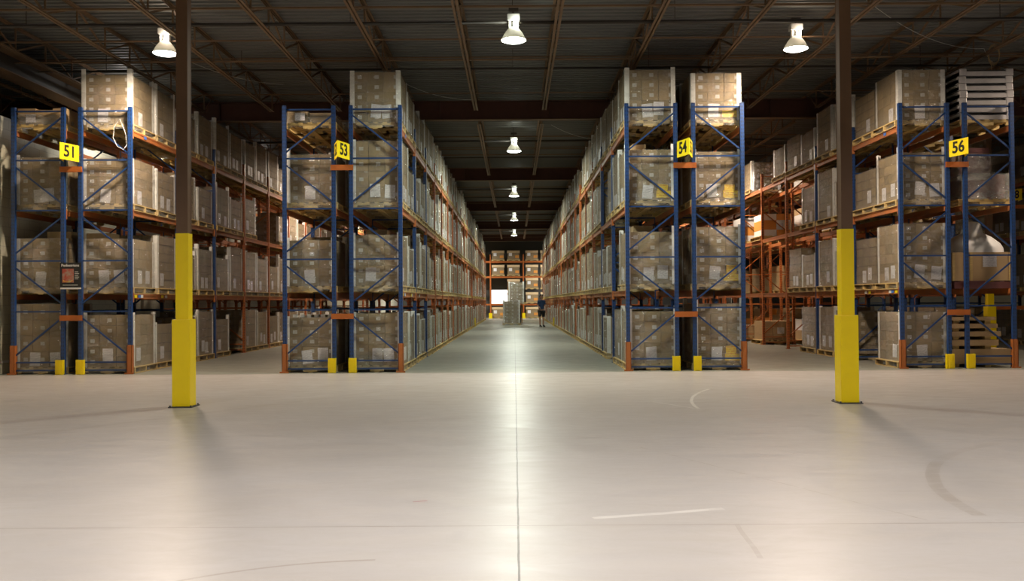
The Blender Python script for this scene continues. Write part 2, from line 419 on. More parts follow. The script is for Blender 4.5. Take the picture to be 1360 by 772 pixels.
# ------------------------------------------------------------------ building columns
def column(x, y, label):
    t = thing('steel_column', label, 'column', (x, y, 0))
    b = MB(['brown']); w_, d = .078, .075
    b.box(-w_, w_, 0, .014, 2.36, 6.36); b.box(-w_, w_, 2*d-.014, 2*d, 2.36, 6.36); b.box(-w_+.004, -w_+.02, .014, 2*d-.014, 2.36, 6.36); b.box(w_-.02, w_-.004, .014, 2*d-.014, 2.36, 6.36)
    b.box(-.16, .16, -.08, .23, 6.335, 6.36)
    put('shaft', b.mesh('shaft'), t)
    b = MB(['yellow']); b.box(-w_-.008, w_+.008, -.006, 2*d+.006, 1.1, 2.36); put('painted_sleeve', b.mesh('painted_sleeve'), t)
    b = MB(['yellow']); b.box(-.122, .122, -.05, .19, .012, 1.19)
    o = put('crash_guard', b.mesh('crash_guard'), t); bv = o.modifiers.new('b', 'BEVEL'); bv.width = .008; bv.segments = 2
    b = MB(['darkgrey']); b.box(-.16, .16, -.09, .23, 0, .012)
    for sx in (-.14, .14):
        for sy in (-.07, .21): b.lathe([(.012, .012), (.012, .03), (.001, .03)], 8, 0, (sx, sy, 0))
    put('base_plate', b.mesh('base_plate'), t)
column(-4.51, 12.15, 'brown steel column with yellow painted foot and crash guard, before rack 52')
column(4.52, 12.15, 'brown steel column with yellow painted foot and crash guard, before rack 55')
column(13.6, 25.6, 'thin column with yellow foot standing far back by sign 58')

# ------------------------------------------------------------------ high bay lamps
def lamp_meshes(warm):
    b = MB(['metalwhite']); b.box(-.11, .11, -.09, .09, .36, .47); b.box(-.09, -.05, -.05, .05, .2, .37); b.box(.05, .09, -.05, .05, .2, .37)
    for k in range(5): b.box(-.12, .12, -.08+.035*k, -.07+.035*k, .37, .46)
    a = b.mesh('ballast_housing')
    b = MB(['metalwhite']); b.lathe([(.001, .33), (.05, .33), (.05, .27), (.07, .235)], 20)
    for q in range(4): b.bar((.085*math.cos(q*math.pi/2), .085*math.sin(q*math.pi/2), .22), (.04*math.cos(q*math.pi/2), .04*math.sin(q*math.pi/2), .36), .012); c = b.mesh('socket')
    b = MB(['bell']); b.lathe([(.07, .235), (.10, .215), (.155, .15), (.205, .06), (.238, 0.0), (.232, 0.0), (.199, .06), (.149, .15), (.095, .21)], 36); d = b.mesh('reflector')
    b = MB(['lens_warm' if warm else 'lens']); b.lathe([(.226, .004), (.19, -.014), (.1, -.026), (.001, -.03)], 36); e = b.mesh('lens')
    b = MB(['pipe']); b.bar((0, 0, .47), (0, 0, .56), .02); b.box(-.09, .09, -.03, .03, .54, .6); f = b.mesh('hanger')
    return a, c, d, e, f
LMW, LMC = lamp_meshes(True), lamp_meshes(False)
ORD = ['first', 'second', 'third', 'fourth', 'fifth', 'sixth', 'seventh', 'eighth', 'ninth', 'tenth', 'eleventh', 'twelfth']
cnt = {}
for x, y, c, wt in LAMPS:
    key = 'centre' if abs(x) < 1 else ('51' if x < 0 else ('56' if x < 10 else '57'))
    if y > 10:
        cnt[key] = cnt.get(key, 0)+1
        lab = ('unseen added lamp brightening the block wall over the low tan boxes' if y < 30 else 'unseen added lamp brightening the block wall farther along behind rack fifty-one') if x < -9 else ('high-bay lamp lighting the end rack from the ' + ('rack fifty-three' if x < 0 else 'rack fifty-four') + ' side') if y > 70 else f"glowing white high-bay lamp over the {dict(centre='centre aisle', **{'51': 'aisle before rack fifty-one', '56': 'aisle before rack fifty-six', '57': 'aisle behind rack fifty-seven'})[key]}, {ORD[cnt[key]-1]} from the front"
    else: lab = f'high-bay lamp over the open floor, {"row before the racks" if y > 0 else "row at the viewer end"}, {["by the block wall", "over the centre joint", "by the column", "by the far side wall"][int((x+7)//6.4)]}'
    L = thing('high_bay_lamp', lab, 'lamp', (x, y, 6.23), 0, 'high-bay roof lamps')
    z_up = 6.56-6.16-.56
    for nm, me in zip(('ballast_housing', 'socket', 'reflector', 'lens', 'hanger'), LMW if c is WARM else LMC):
        put(nm, me, L, (0, 0, .0 if nm != 'hanger' else 0))
    ld = bpy.data.lights.new('lamp_light', 'AREA'); ld.shape = 'DISK'; ld.size = .42; ld.energy = wt; ld.color = c; ld.spread = R(172 if y > 10 else 143)
    lu = bpy.data.lights.new('lamp_uplight', 'POINT'); lu.energy = 15; lu.color = c; lu.shadow_soft_size = .03
    lv_ = bpy.data.objects.new('lamp_uplight', lu); COL.objects.link(lv_); lv_.parent = L; lv_.location = (.06, -.11, .31)
    lo = bpy.data.objects.new('lamp_light', ld); COL.objects.link(lo); lo.parent = L; lo.location = (0, 0, -.035)

# ------------------------------------------------------------------ racks
FD = .99; PITCH = 2.52; Y0 = 18.0; LV = [0, 1.61, 3.30, 4.92]; PH = 5.38
def post_me(mat):
    b = MB([mat]); b.box(-.038, .038, -.034, .034, .012, PH); b.box(-.06, .06, -.06, .06, 0, .012); return b.mesh('post')
PB, PO = post_me('blue_post'), post_me('orange_post')
RZ = [.08, .24, 1.26, 2.28, 3.30, 4.31, 5.30]
def brace_me(mat, w_, mirror):
    b = MB([mat]); x0, x1 = (-w_/2+.03, w_/2-.03)
    for z in RZ: b.bar((x0, 0, z), (x1, 0, z), .024, .03)
    dg = [(5.18, 4.44, 1), (4.18, 3.44, 0), (3.16, 2.43, 1), (2.15, 1.42, 0), (1.13, .37, 1)]
    for zt, zb, up in dg:     # up = the high end on the right
        r = up ^ mirror
        b.bar((x1 if r else x0, 0, zt), (x0 if r else x1, 0, zb), .024, .03)
    return b.mesh('bracing')
def beam_me(side):
    b = MB(['beam']); L = PITCH-.076; z = 0
    b.box(-.022, .022, 0, L, -.105, 0); b.box(-.022+side*.008, .022+side*.008, 0, L, -.03, -.0)
    for y in (-.003, L-.037): b.box(-.03+side*.012, .03+side*.012, y, y+.04, -.17, .02)
    return b.mesh('beam')
BE = {1: beam_me(1), -1: beam_me(-1)}
bsk = {}
def rack(xl, xr, n, name, label, inner, Yf=Y0, blue=3, aisle=0, crate=None, yellow_frames=()):
    """xl, xr: post centre lines; inner: +1 when the back-to-back side is the right one"""
    w_ = xr-xl; cx = (xl+xr)/2
    t = thing('pallet_rack', label, 'rack', (cx, Yf, 0))
    key = (round(w_, 3), inner)
    if key not in bsk: bsk[key] = (brace_me('blue_brace', w_, 1 if inner < 0 else 0), brace_me('orange_old', w_, 1 if inner < 0 else 0))
    for i in range(n+1):
        for s_ in (-1, 1): put('post', PB if i < blue else PO, t, (s_*w_/2, i*PITCH, 0))
        put('bracing', bsk[key][0 if i < blue else 1], t, (0, i*PITCH, 0))
        if i == 0:
            b = MB(['orange_old']); o = -inner*w_/2
            b.box(o-.05, o+.05, -.062, -.036, 0, .58); b.box(o-.052-(.0 if inner > 0 else 0), o-.04, -.062, .04, 0, .58); b.box(o+.04, o+.052, -.062, .04, 0, .58)
            b.box(o-.09, o+.09, -.085, -.062, 0, .03)
            put('post_guard', b.mesh('post_guard'), t)['label'] = 'orange sheet guard on the aisle post'
            b = MB(['yellow']); o = inner*w_/2 - (.03*inner if True else 0)
            b.box(o-.075, o+.075, -.12, -.105, .004, .295); b.box(o-.075, o-.06, -.105, -.04, .004, .295); b.box(o+.06, o+.075, -.105, -.04, .004, .295); b.box(o-.075, o+.075, -.12, -.04, 0, .006)
            b.box(o-.03, o+.03, -.128, -.12, .02, .28)
            put('post_guard', b.mesh('floor_guard'), t)['label'] = 'yellow floor guard at the back-to-back post'
        if i in yellow_frames:
            b = MB(['yellow']); o = -inner*w_/2
            b.box(o-.09, o+.09, -.14, -.04, 0, .5); put('post_guard', b.mesh('floor_guard'), t, (0, i*PITCH, 0))['label'] = 'yellow floor guard far down the aisle'
    made = 0; rest = []
    for i in range(n):
        for z in LV[1:]:
            for s_ in (-1, 1):
                loc = (s_*w_/2, i*PITCH+.038, z)
                if made < 98: put('beam', BE[s_], t, loc); made += 1
                else: rest.append((loc, s_))
    if rest:
        b = MB(['beam']); L = PITCH-.076
        for (x, y, z), s_ in rest:
            b.box(x-.024, x+.024, y, y+L, z-.105, z); b.box(x-.035, x+.035, y, y+.04, z-.17, z+.02)
        tag(put('beam', b.mesh('beam_far'), t), kind='stuff')
    return t
def spacers(t, x0, x1, cx, frames=(0,)):
    for i in frames:
        for z in (1.08, 4.07):
            b = MB(['orange']); b.box(x0-cx-.05, x1-cx+.05, i*PITCH-.06, i*PITCH-.036, z, z+.105); b.box(x0-cx-.05, x1-cx+.05, i*PITCH-.06, i*PITCH-.0, z-.004, z)
            put('row_spacer', b.mesh('row_spacer'), t)
RK = {}
RACKX = {50: (-10.07, -9.07), 51: (-8.72, -7.72), 52: (-4.61, -3.62), 53: (-3.27, -2.28), 54: (2.28, 3.26), 55: (3.62, 4.60), 56: (7.84, 8.79), 57: (9.15, 10.10)}
YF = {56: 18.15, 57: 18.15}
YF = {k: YF.get(k, Y0) for k in RACKX}
desc = {50: 'blue and orange pallet rack against the pale block wall, behind rack 51',
        51: 'blue and orange pallet rack marked 51, its loads facing the side aisle',
        52: 'blue fronted pallet rack backing onto rack 53, with a low pallet on top',
        53: 'long pallet rack marked 53 along the centre aisle opposite the person',
        54: 'long pallet rack marked 54 behind the standing person in the centre aisle',
        55: 'blue fronted pallet rack backing onto rack 54, with yellow sheets on its pallets',
        56: 'pallet rack marked 56 with half-empty orange bays farther down',
        57: 'blue fronted rack backing onto rack 56, holding wooden panels and crates'}
nb = {50: 10, 51: 12, 52: 6, 53: 21, 54: 21, 55: 6, 56: 10, 57: 10}
for k, (a, b_) in RACKX.items():
    RK[k] = rack(a, b_, nb[k], 'pallet_rack', desc[k], 1 if k % 2 == 0 else -1, YF[k], yellow_frames=(13,) if k in (53, 54) else ())
# rack k even: the back-to-back side is +x;  odd: -x
for a, b_ in ((50, 51), (52, 53), (54, 55), (56, 57)):
    cx = sum(RACKX[b_])/2
    spacers(RK[b_], RACKX[a][1], RACKX[b_][0], cx)

# stickers on the beams
def beam_sticker(t, x, y, z, mat, w_=.12, h=.06, lab=None):
    b = MB([mat]); b.box(x-.002, x+.002, y, y+w_, z, z+h); o = put('beam_sticker', b.mesh('beam_sticker'), t)
    if lab: o['label'] = lab
for k, sd in ((51, 1), (56, -1), (53, 1)):
    w_ = RACKX[k][1]-RACKX[k][0]
    for (y, z, m_) in ((.12, 1.53, 'signyellow'), (.30, 1.53, 'sticker_blue'), (.42, 1.53, 'whiteplastic'), (1.5, 1.53, 'signyellow'), (1.7, 1.53, 'whiteplastic'), (.6, 4.84, 'sticker_blue'), (3.2, 1.53, 'whiteplastic')):
        beam_sticker(RK[k], sd*(w_/2+.033), y, z, m_, lab={'signyellow': 'yellow beam sticker', 'sticker_blue': 'blue beam sticker', 'whiteplastic': 'white beam sticker'}[m_])

# ------------------------------------------------------------------ aisle number signs
def text(body, size, mat, parent, loc, rot, name='number', bold=.006):
    c = bpy.data.curves.new(name, 'FONT'); c.body = body; c.size = size; c.align_x = 'CENTER'; c.align_y = 'CENTER'
    c.offset = bold; c.extrude = .002; c.resolution_u = 3
    c.materials.append(M[mat]); tmp = bpy.data.objects.new('tmp', c)
    me = bpy.data.meshes.new_from_object(tmp); bpy.data.objects.remove(tmp)
    o = bpy.data.objects.new(name, me); COL.objects.link(o); o.parent = parent
    o.location = loc; o.rotation_euler = rot; return o
def vsign(x, y, z, nl, nr, label, sc=1.0):
    t = thing('aisle_sign', label, 'sign', (x, y, z))
    a = R(18); Wd, H = .50*sc, .325*sc
    for sgn, num in ((-1, nl), (1, nr)):
        ang = sgn*(math.pi/2 - a)         # panel runs back from the apex
        b = MB(['signyellow']); b.box(0, Wd, -.002, .002, -H/2, H/2)
        rz = ang if sgn > 0 else math.pi + ang
        # direction of the panel in plan
        dirx, diry = sgn*math.sin(a), math.cos(a)
        o = put('sign_panel', b.mesh('sign_panel'), t, (0, 0, 0), math.atan2(diry, dirx))
        # outward normal
        nx, ny = (diry*sgn, -dirx*sgn)
        cx_, cy_ = dirx*Wd/2 + nx*.004, diry*Wd/2 + ny*.004
        tx = text(num, H*.98, 'ink', o, (0, 0, 0), (0, 0, 0), 'number', .008*sc)
        tx.scale = (1.0, 1.0, 1.0)
        # local frame of the panel: +x along the panel
        side = -1 if sgn > 0 else 1
        tx.location = (Wd/2, side*.004, 0)
        tx.rotation_euler = (math.pi/2, 0, 0) if sgn > 0 else (math.pi/2, 0, math.pi)
    b = MB(['orange']); b.bar((-.17, .47, -.02), (.17, .47, -.02), .03, .02); put('bracket', b.mesh('bracket'), t)
    return t
vsign(-8.89, 17.50, 4.43, '50', '51', 'yellow folded sign with black number 51 between the racks by the wall')
vsign(-3.445, 17.50, 4.43, '52', '53', 'yellow folded sign reading 53, on the low-pallet side of the centre aisle')
vsign(3.44, 17.50, 4.43, '54', '55', 'yellow folded sign reading 54 beside a sliver of 55, across from 53')
vsign(8.97, 17.65, 4.43, '56', '57', 'yellow folded sign with black number 56 before the half-empty rack')
vsign(14.75, 26.0, 4.43, '58', '59', 'small yellow sign with black number 58 far back behind rack 57', 1.0)

# poster on rack 51
t = thing('safety_poster', 'dark framed safety poster with red and yellow picture hung on rack 51', 'poster', (-8.89, 17.93, 1.72))
b = MB(['black']); b.box(-.21, .21, -.012, .008, 0, .52); put('board', b.mesh('board'), t)
b = MB(['whiteplastic']); b.box(-.20, .22, -.016, -.012, -.01, .022); put('lower_strip', b.mesh('lower_strip'), t)
def poster_mat():
    s = NT('poster picture'); co = objco(s)
    f = s.noise(co, 9, 4, .6, .8)
    c = s.ramp(f, .35, .62, (.30, .28, .22, 1), (.38, .05, .03, 1))
    s.l(c, s.b.inputs['Base Color']); return s.m
M['poster'] = poster_mat()
b = MB(['poster']); b.box(-.16, .07, -.015, -.012, .12, .40); put('picture', b.mesh('picture'), t)
b = MB(['signyellow'])
for i in range(8):
    a0 = math.pi*(1+i/8); a1 = math.pi*(1+(i+1)/8)
    b.bar((-.045+.09*math.cos(a0), -.018, .17+.035*math.sin(a0)), (-.045+.09*math.cos(a1), -.018, .17+.035*math.sin(a1)), .018, .003)
put('yellow_ring', b.mesh('yellow_ring'), t)
text('Pedestrians', .078, 'whiteplastic', t, (0, -.015, .465), (math.pi/2, 0, 0), 'title', .001)
b = MB(['metalwhite'])
for i in range(5): b.box(.09, .09+.07+.015*(i % 2), -.014, -.012, .33-.035*i, .342-.035*i)
b.box(-.15, .15, -.014, -.012, .065, .078)
put('caption_lines', b.mesh('caption_lines'), t)

# ------------------------------------------------------------------ pallet loads
PW, PL, PHT = 1.10, 1.14, .135
def pallet_into(b, mi, T=None, W=PW, L=PL):
    T = T or Matrix.Identity(4)
    hw, hl = W/2, L/2
    for y in (-hl+.02, 0, hl-.02):          # stringers run into the rack
        for (x0, x1) in ((-hw, -hw+.16), (-.14, .14), (hw-.16, hw)): b.box(x0, x1, y-.02, y+.02, .016, .115, mi, T)
        b.box(-hw, hw, y-.02, y+.02, .075, .115, mi, T)
    for x in (-hw+.055, -hw+.20, -hw+.36, 0, hw-.36, hw-.20, hw-.055): b.box(x-.045, x+.045, -hl, hl, .115, .135, mi, T)
    for x in (-hw+.055, 0, hw-.055): b.box(x-.05, x+.05, -hl, hl, 0, .016, mi, T)
b = MB(['wood']); pallet_into(b, 0); PALLET = b.mesh('pallet')
def stack_into(b, mi, W, L, nl, lh, T=None, seed=0):
    rnd = random.Random(seed); T = T or Matrix.Identity(4)
    h = nl*lh; hw, hl = W/2, L/2; z0 = PHT
    for i in range(nl):                     # one slightly shifted slab per carton layer
        dx, dy = rnd.uniform(-.006, .006), rnd.uniform(-.006, .006)
        za, zb = z0+i*lh+.002, z0+(i+1)*lh-.002
        P = [(-hw+dx, -hl+dy), (hw+dx, -hl+dy), (hw+dx, hl+dy), (-hw+dx, hl+dy)]
        nn = [3, 3, 3, 3]
        for k in range(4):
            (xa, ya), (xb, yb) = P[k], P[(k+1) % 4]; u0 = 60 if k % 2 else 0
            b.quad([T @ Vector((xa, ya, za)), T @ Vector((xb, yb, za)), T @ Vector((xb, yb, zb)), T @ Vector((xa, ya, zb))], mi,
                   [(k*3+u0, i), (k*3+nn[k]+u0, i), (k*3+nn[k]+u0, i+1), (k*3+u0, i+1)])
        b.quad([T @ Vector((x, y, zb)) for x, y in P], mi, [(.1, .1)]*4)
        b.quad([T @ Vector((x, y, za)) for x, y in P[::-1]], mi, [(.1, .1)]*4)
def post_into(b, mi, sx, sy, W, L, z1, T=None):
    x, y = sx*(W/2+.004), sy*(L/2+.004); f = .085
    b.box(min(x, x-sx*f), max(x, x-sx*f), min(y, y+sy*.005), max(y, y+sy*.005), PHT*.9, z1, mi, T)
    b.box(min(x, x+sx*.005), max(x, x+sx*.005), min(y, y-sy*f), max(y, y-sy*f), PHT*.9, z1, mi, T)
def film_into(b, mi, W, L, h, seed, T=None, nx=9, nz=9, skirt=True):
    T = T or Matrix.Identity(4); hw, hl = W/2+.016, L/2+.016
    per = []
    for k in range(4*nx):
        s_, f = divmod(k, nx); f /= nx
        per.append([(-hw+2*hw*f, -hl), (hw, -hl+2*hl*f), (hw-2*hw*f, hl), (-hw, hl-2*hl*f)][s_])
    z0 = .03; zt = PHT+h+.01; base = len(b.v); N = len(per)
    for j in range(nz+1):
        z = z0+(zt-z0)*j/nz
        for k, (x, y) in enumerate(per):
            nv = noise.noise_vector(Vector((x*5+seed*3.1, y*5, z*7)))
            am = .010 + (.02 if j < 2 and skirt else 0)
            if j == 0: ex = 1.02
            else: ex = 1.0
            out = Vector((x, y, 0)).normalized()*abs(nv.x)*am
            b.v.append(tuple(T @ Vector((x*ex+out.x, y*ex+out.y, z+nv.z*.02*(j in (0, nz))))))
    for j in range(nz):
        for k in range(N):
            k2 = (k+1) % N
            b.f.append((base+j*N+k, base+j*N+k2, base+(j+1)*N+k2, base+(j+1)*N+k)); b.mi.append(mi); b.sm.append(True); b.uv.append([(0, 0)]*4)
cache = {}
def cm(key, fn):
    if key not in cache: cache[key] = fn()
    return cache[key]
def stack_me(W, L, nl, lh, v):
    def f(): b = MB(['stack']); stack_into(b, 0, W, L, nl, lh, None, v); return b.mesh('carton_stack')
    return cm(('s', W, L, nl, lh, v), f)
def film_me(W, L, h, v, mat='film'):
    def f(): b = MB([mat]); film_into(b, 0, W, L, h, v); return b.mesh('stretch_film')
    return cm(('f', W, L, round(h, 3), v, mat), f)
def cpost_me(sx, sy, W, L, z1):
    def f(): b = MB(['white']); post_into(b, 0, sx, sy, W, L, z1); return b.mesh('corner_board')
    return cm(('p', sx, sy, W, L, round(z1, 2)), f)
def carton_me(w_, l, h):
    def f(): b = MB(['carton']); b.box(-w_/2+.0035, w_/2-.0035, -l/2+.003, l/2-.003, .002, h-.003); return b.mesh('carton')
    return cm(('c', w_, l, h), f)
def plate_me(nm, mat, w_, h):
    def f(): b = MB([mat]); b.box(-w_/2, w_/2, -.0015, 0, -h/2, h/2); return b.mesh(nm)
    return cm((nm, mat, w_, h), f)
GRP = 'film-wrapped carton pallets in the racks'
def load(x, y, z, label, nl=5, lh=.2, detailed=False, face=1, v=0, rz=0.0, boards=(1, 1, 1, 1), extra=.06, group=GRP, W=1.0, L=1.10, sheets=1, filmed=True, yellow=False, fmat='film'):
    """face: the side of the load towards its aisle (+1 right)"""
    t = thing('wrapped_pallet_load', label, 'pallet load', (x, y, z), rz, group)
    put('pallet', PALLET, t)
    h = nl*lh
    if detailed:
        cw, cl = W/3, L/3
        for i in range(nl):
            for a in range(3):
                for c in range(3):
                    if a == 1 and c == 1 and i < nl-1: continue
                    if c == 2 and a == 1 and i < nl-1: continue
                    bx = put('carton', carton_me(cw, cl, lh), t, ((a-1)*cw+random.uniform(-.003, .003), (c-1)*cl, PHT+i*lh))
                    if c == 0: put('carton_sticker', plate_me('carton_sticker', 'sticker', .088, min(.072, lh*.38)), bx, (.02 if a == 0 else (.03 if a == 1 else .085), -cl/2+.001, lh*.5))
    else:
        put('carton_stack', stack_me(W, L, nl, lh, v % 3), t)
    for (sx, sy), on in zip(((-1, -1), (1, -1), (1, 1), (-1, 1)), boards):
        if on: put('corner_board', cpost_me(sx, sy, W, L, PHT+h+extra), t)
    if filmed: put('stretch_film', film_me(W, L, h, v % 4, fmat), t)
    if sheets:
        for q in range(2):
            if q == 1 and random.random() < .45: continue
            px = random.uniform(-.12, 0.02) + q*.28; pz = PHT+random.uniform(.16, .24)
            if detailed:
                o = put('paper_sheet', plate_me('paper_sheet', 'paper' if not (yellow and q) else 'hazard', .21, .27), t, (px, -L/2-.004, pz), rot=(0, R(random.uniform(-7, 7)), 0))
            py = random.uniform(-.3, -.1)+q*.35
            put('paper_sheet', plate_me('paper_sheet', 'paper', .21, .27), t, (face*(W/2+.004), py, pz), rot=(0, 0, math.pi/2*face))
        if yellow and detailed:
            o = put('paper_sheet', plate_me('paper_sheet', 'hazard', .30, .14), t, (.27, -L/2-.005, PHT+.12)); o['label'] = 'yellow printed sheet'
    return t
RW = {50: 'the block-wall rack', 51: 'rack fifty-one', 52: 'rack fifty-two', 53: 'rack fifty-three', 54: 'rack fifty-four', 55: 'rack fifty-five', 56: 'rack fifty-six', 57: 'rack fifty-seven'}
LVN = ['floor level', 'second level', 'third level', 'top level']
FRONT = {  # (layers, layer height) per level for the load at the head of each rack
 50: [(4, .32), (5, .2), (5, .19), None], 51: [(5, .21), (5, .196), (5, .185), (5, .2)],
 52: [(5, .195), (5, .185), (5, .195), None], 53: [(5, .21), (5, .205), (4, .31), (5, .204)],
 54: [(5, .21), (5, .21), (5, .205), (5, .205)], 55: [(6, .2), (6, .19), (5, .195), (5, .19)],
 56: [(5, .2), (6, .2), (5, .19), (5, .205)], 57: [None]*4}
LAST = {50: 2, 51: 7, 52: 2, 53: 11, 54: 11, 55: 2, 56: 3, 57: 0}
FARLAST = {51: 11, 53: 21, 54: 21, 56: 7}
looks = ['pale filmed', 'cloudy filmed', 'tightly filmed', 'loosely filmed']
far = []
for k in RACKX:
    cx = sum(RACKX[k])/2; face = 1 if k % 2 else -1
    W = 1.0 if k < 56 else .95
    for i in range(max(LAST[k], FARLAST.get(k, 0))):
        for lv in range(4):
            for q in range(2):
                head = i == 0 and q == 0
                if head and FRONT[k][lv] is None: continue
                if k == 56 and lv == 0 and i == 0 and q == 1: continue
                if k in (50, 52) and lv == 3: continue
                if k == 50 and lv == 0 and q == 1 and i == 0: continue
                if k == 56 and i >= 3 and not (lv == 3 and (i+q) % 3 != 1): continue
                if k == 56 and i == 2 and q == 1 and lv in (0, 2): continue
                if k == 51 and (i, lv, q) in ((2, 0, 1), (4, 2, 0), (3, 2, 1)): continue
                if not head and random.random() < .04 and k != 56: continue
                y = YF[k] + i*PITCH + (.64 if q == 0 else 1.84); x = cx + random.uniform(-.015, .015) - .005*face
                if head: nl, lh = FRONT[k][lv]
                else:
                    nl, lh = random.choice([(5, .2), (5, .2), (5, .19), (5, .215), (4, .205), (6, .19), (6, .2), (5, .17)] if lv != 3 else [(5, .2), (5, .2), (5, .18), (5, .21), (6, .19), (4, .2)])
                    if lv == 0 and nl == 6: nl = 5
                v = random.randrange(12); rz = R(random.uniform(-1.2, 1.2))
                z = LV[lv]
                if i >= LAST[k]:
                    far.append((x, y, z, nl, lh, v, rz, W)); continue
                if head:
                    lab = f"film-wrapped carton pallet heading {RW[k]}, {LVN[lv]}"
                else:
                    lab = f"{looks[v % 4]} carton pallet in {RW[k]}, {LVN[lv]}, {ORD[i]} bay, {'nearer' if q == 0 else 'farther'}"
                bd = (1, 1, 1, 1) if (head or v % 3) else (0, 1, 1, 0)
                load(x, y, z, lab, nl, lh, head, face, v, rz if not head else 0, bd, (.0, .05, .12, .03)[v % 4], sheets=(i < 6), yellow=(k == 55 or (k == 54 and lv == 2)), W=W, fmat='film')
b = MB(['wood', 'stack', 'white', 'film'])
for x, y, z, nl, lh, v, rz, W in far:
    T = Matrix.Translation((x, y, z)) @ Matrix.Rotation(rz, 4, 'Z')
    pallet_into(b, 0, T); stack_into(b, 1, W, 1.1, nl, lh, T, v)
    for sx, sy in ((-1, -1), (1, -1), (1, 1), (-1, 1)): post_into(b, 2, sx, sy, W, 1.1, PHT+nl*lh+.04, T)
    film_into(b, 3, W, 1.1, nl*lh, v, T, 4, 5)
tag(put('wrapped_pallet_loads', b.mesh('wrapped_pallet_loads')), 'film-wrapped carton pallets filling the far bays of the long racks', 'pallet loads', None, 'stuff')

# low loads on the top of racks 50 and 52
def low_load(x, y, z, label, tan):
    t = thing('low_pallet_load', label, 'pallet load', (x, y, z)); put('pallet', PALLET, t)
    mat = 'tan' if tan else 'carton'; rows = ((-.30, .36), (.06, .34), (.37, .28)) if tan else ((-.25, .42), (.22, .46))
    for i, (cx_, w_) in enumerate(rows):
        for c in (-.27, .27):
            b = MB([mat]); b.box(-w_/2, w_/2, -.26, .26, 0, .2 + .03*((i+1) % 2) + (.1 if tan else 0)); put('carton', b.mesh('carton'), t, (cx_, c, PHT))
    put('stretch_film', film_me(.98, 1.08, (.2 if tan else .19), 2, 'film_thick' if tan else 'film'), t)
    put('paper_sheet', plate_me('paper_sheet', 'paper', .2, .16), t, (-.2, -.565, PHT+.12))
low_load(sum(RACKX[50])/2, Y0+.64, LV[3], 'low pallet of tan boxes under film on top of the rack by the block wall', True)
low_load(sum(RACKX[52])/2, Y0+.64, LV[3], 'low filmed pallet with a paper sheet on top of rack 52', False)
low_load(sum(RACKX[50])/2, Y0+1.84, LV[3], 'second low pallet of tan boxes on the rack by the block wall, behind the first', True)
low_load(sum(RACKX[52])/2, Y0+1.84, LV[3], 'second low filmed pallet on top of rack fifty-two, behind the first', False)
def loose(nm, x, y, z, w_, l, h, mat, label, group=None, flaps=False):
    b = MB([mat]); b.box(-w_/2, w_/2, -l/2, l/2, 0, h); o = thing(nm, label, 'box', (x, y, z), R(random.uniform(-6, 6)), group)
    put('box_body', b.mesh('box_body'), o)
    if flaps:
        b = MB([mat]); b.box(0, w_*.5, -l/2, l/2, 0, .004); f = put('flap', b.mesh('flap'), o, (-w_/2, 0, h), rot=(0, R(-25), 0))
        b = MB([mat]); b.box(-w_*.5, 0, -l/2, l/2, 0, .004); f = put('flap', b.mesh('flap'), o, (w_/2, 0, h), rot=(0, R(15), 0))
tz = lambda nl, lh, lv: LV[lv]+PHT+nl*lh
loose('loose_carton', -2.82, 18.6, tz(5, .205, 1)+.001, .42, .4, .13, 'carton', 'small brown carton lying on top of the second-level pallet heading rack fifty-three')
loose('loose_carton', 2.55, 18.35, tz(5, .205, 2)+.001, .28, .3, .12, 'tan', 'open tan carton with raised flaps on top of the third-level pallet of rack fifty-four', None, True)
loose('loose_carton', 2.65, 18.6, tz(5, .21, 1)+.001, .4, .4, .15, 'carton', 'small brown carton on top of the second-level pallet heading rack fifty-four')
loose('loose_carton', -8.5, 18.5, tz(5, .196, 1)+.001, .5, .4, .13, 'carton', 'flat brown carton on top of the second-level pallet behind the safety poster')
loose('loose_carton', -9.3, 18.5, tz(5, .2, 1)+.001, .5, .4, .15, 'carton', 'flat brown carton on the second-level pallet of the block-wall rack')
for i in range(6): loose('packing_block', -4.45+.14*i, 18.2+.05*(i % 2), tz(5, .195, 0)+.001, .08, .08, .06, 'whiteplastic', 'small white packing block lying on the floor-level pallet of rack fifty-two', 'white packing blocks on the floor-level pallet')
# crumpled loose film tail hanging on rack 51
b = MB(['whiteplastic']); b.tube([(-.02, 0, 0), (-.10, -.02, -.16), (-.12, -.03, -.38), (-.04, -.03, -.55), (.08, -.02, -.62), (.14, 0, -.52)], .006, 6)
b.tube([(.0, 0, .0), (.05, -.02, -.1), (.12, 0, -.3), (.14, 0, -.52)], .006, 6)
tag(put('strap_tail', b.mesh('strap_tail'), None, (-7.9, 17.93, 5.12)), 'loose white film tail dangling from the top load of rack 51', 'strap')

# ------------------------------------------------------------------ rack 57: panels, crate, dome, slabs
cx = sum(RACKX[57])/2; y57 = 18.15+.66
t = thing('mattress_stack', 'stack of white film-wrapped flat packs on the top of rack 57', 'stack', (cx+.03, y57, LV[3]))
put('pallet', PALLET, t)
for i in range(7):
    b = MB(['flatpack', 'darkgrey']); ox = random.uniform(-.012, .012); zz = i*.15
    b.box(-.55+ox, .55+ox, -.56, .56, 0, .095); b.box(-.50, .50, -.54, .54, .095, .12, 1)
    for a in (-.55, .40): b.box(a+ox, a+.15+ox, -.565, .565, .0, .145)
    o = put('flat_pack', b.mesh('flat_pack'), t, (0, 0, PHT+zz)); m_ = o.modifiers.new('b', 'BEVEL'); m_.width = .012; m_.segments = 2
t = thing('maroon_load', 'maroon cartons under glossy film on the third level of rack 57', 'pallet load', (cx, y57, LV[2])); put('pallet', PALLET, t)
b = MB(['maroon']); b.box(-.5, .34, -.5, .5, 0, .50); put('carton', b.mesh('carton'), t, (.08, 0, PHT))
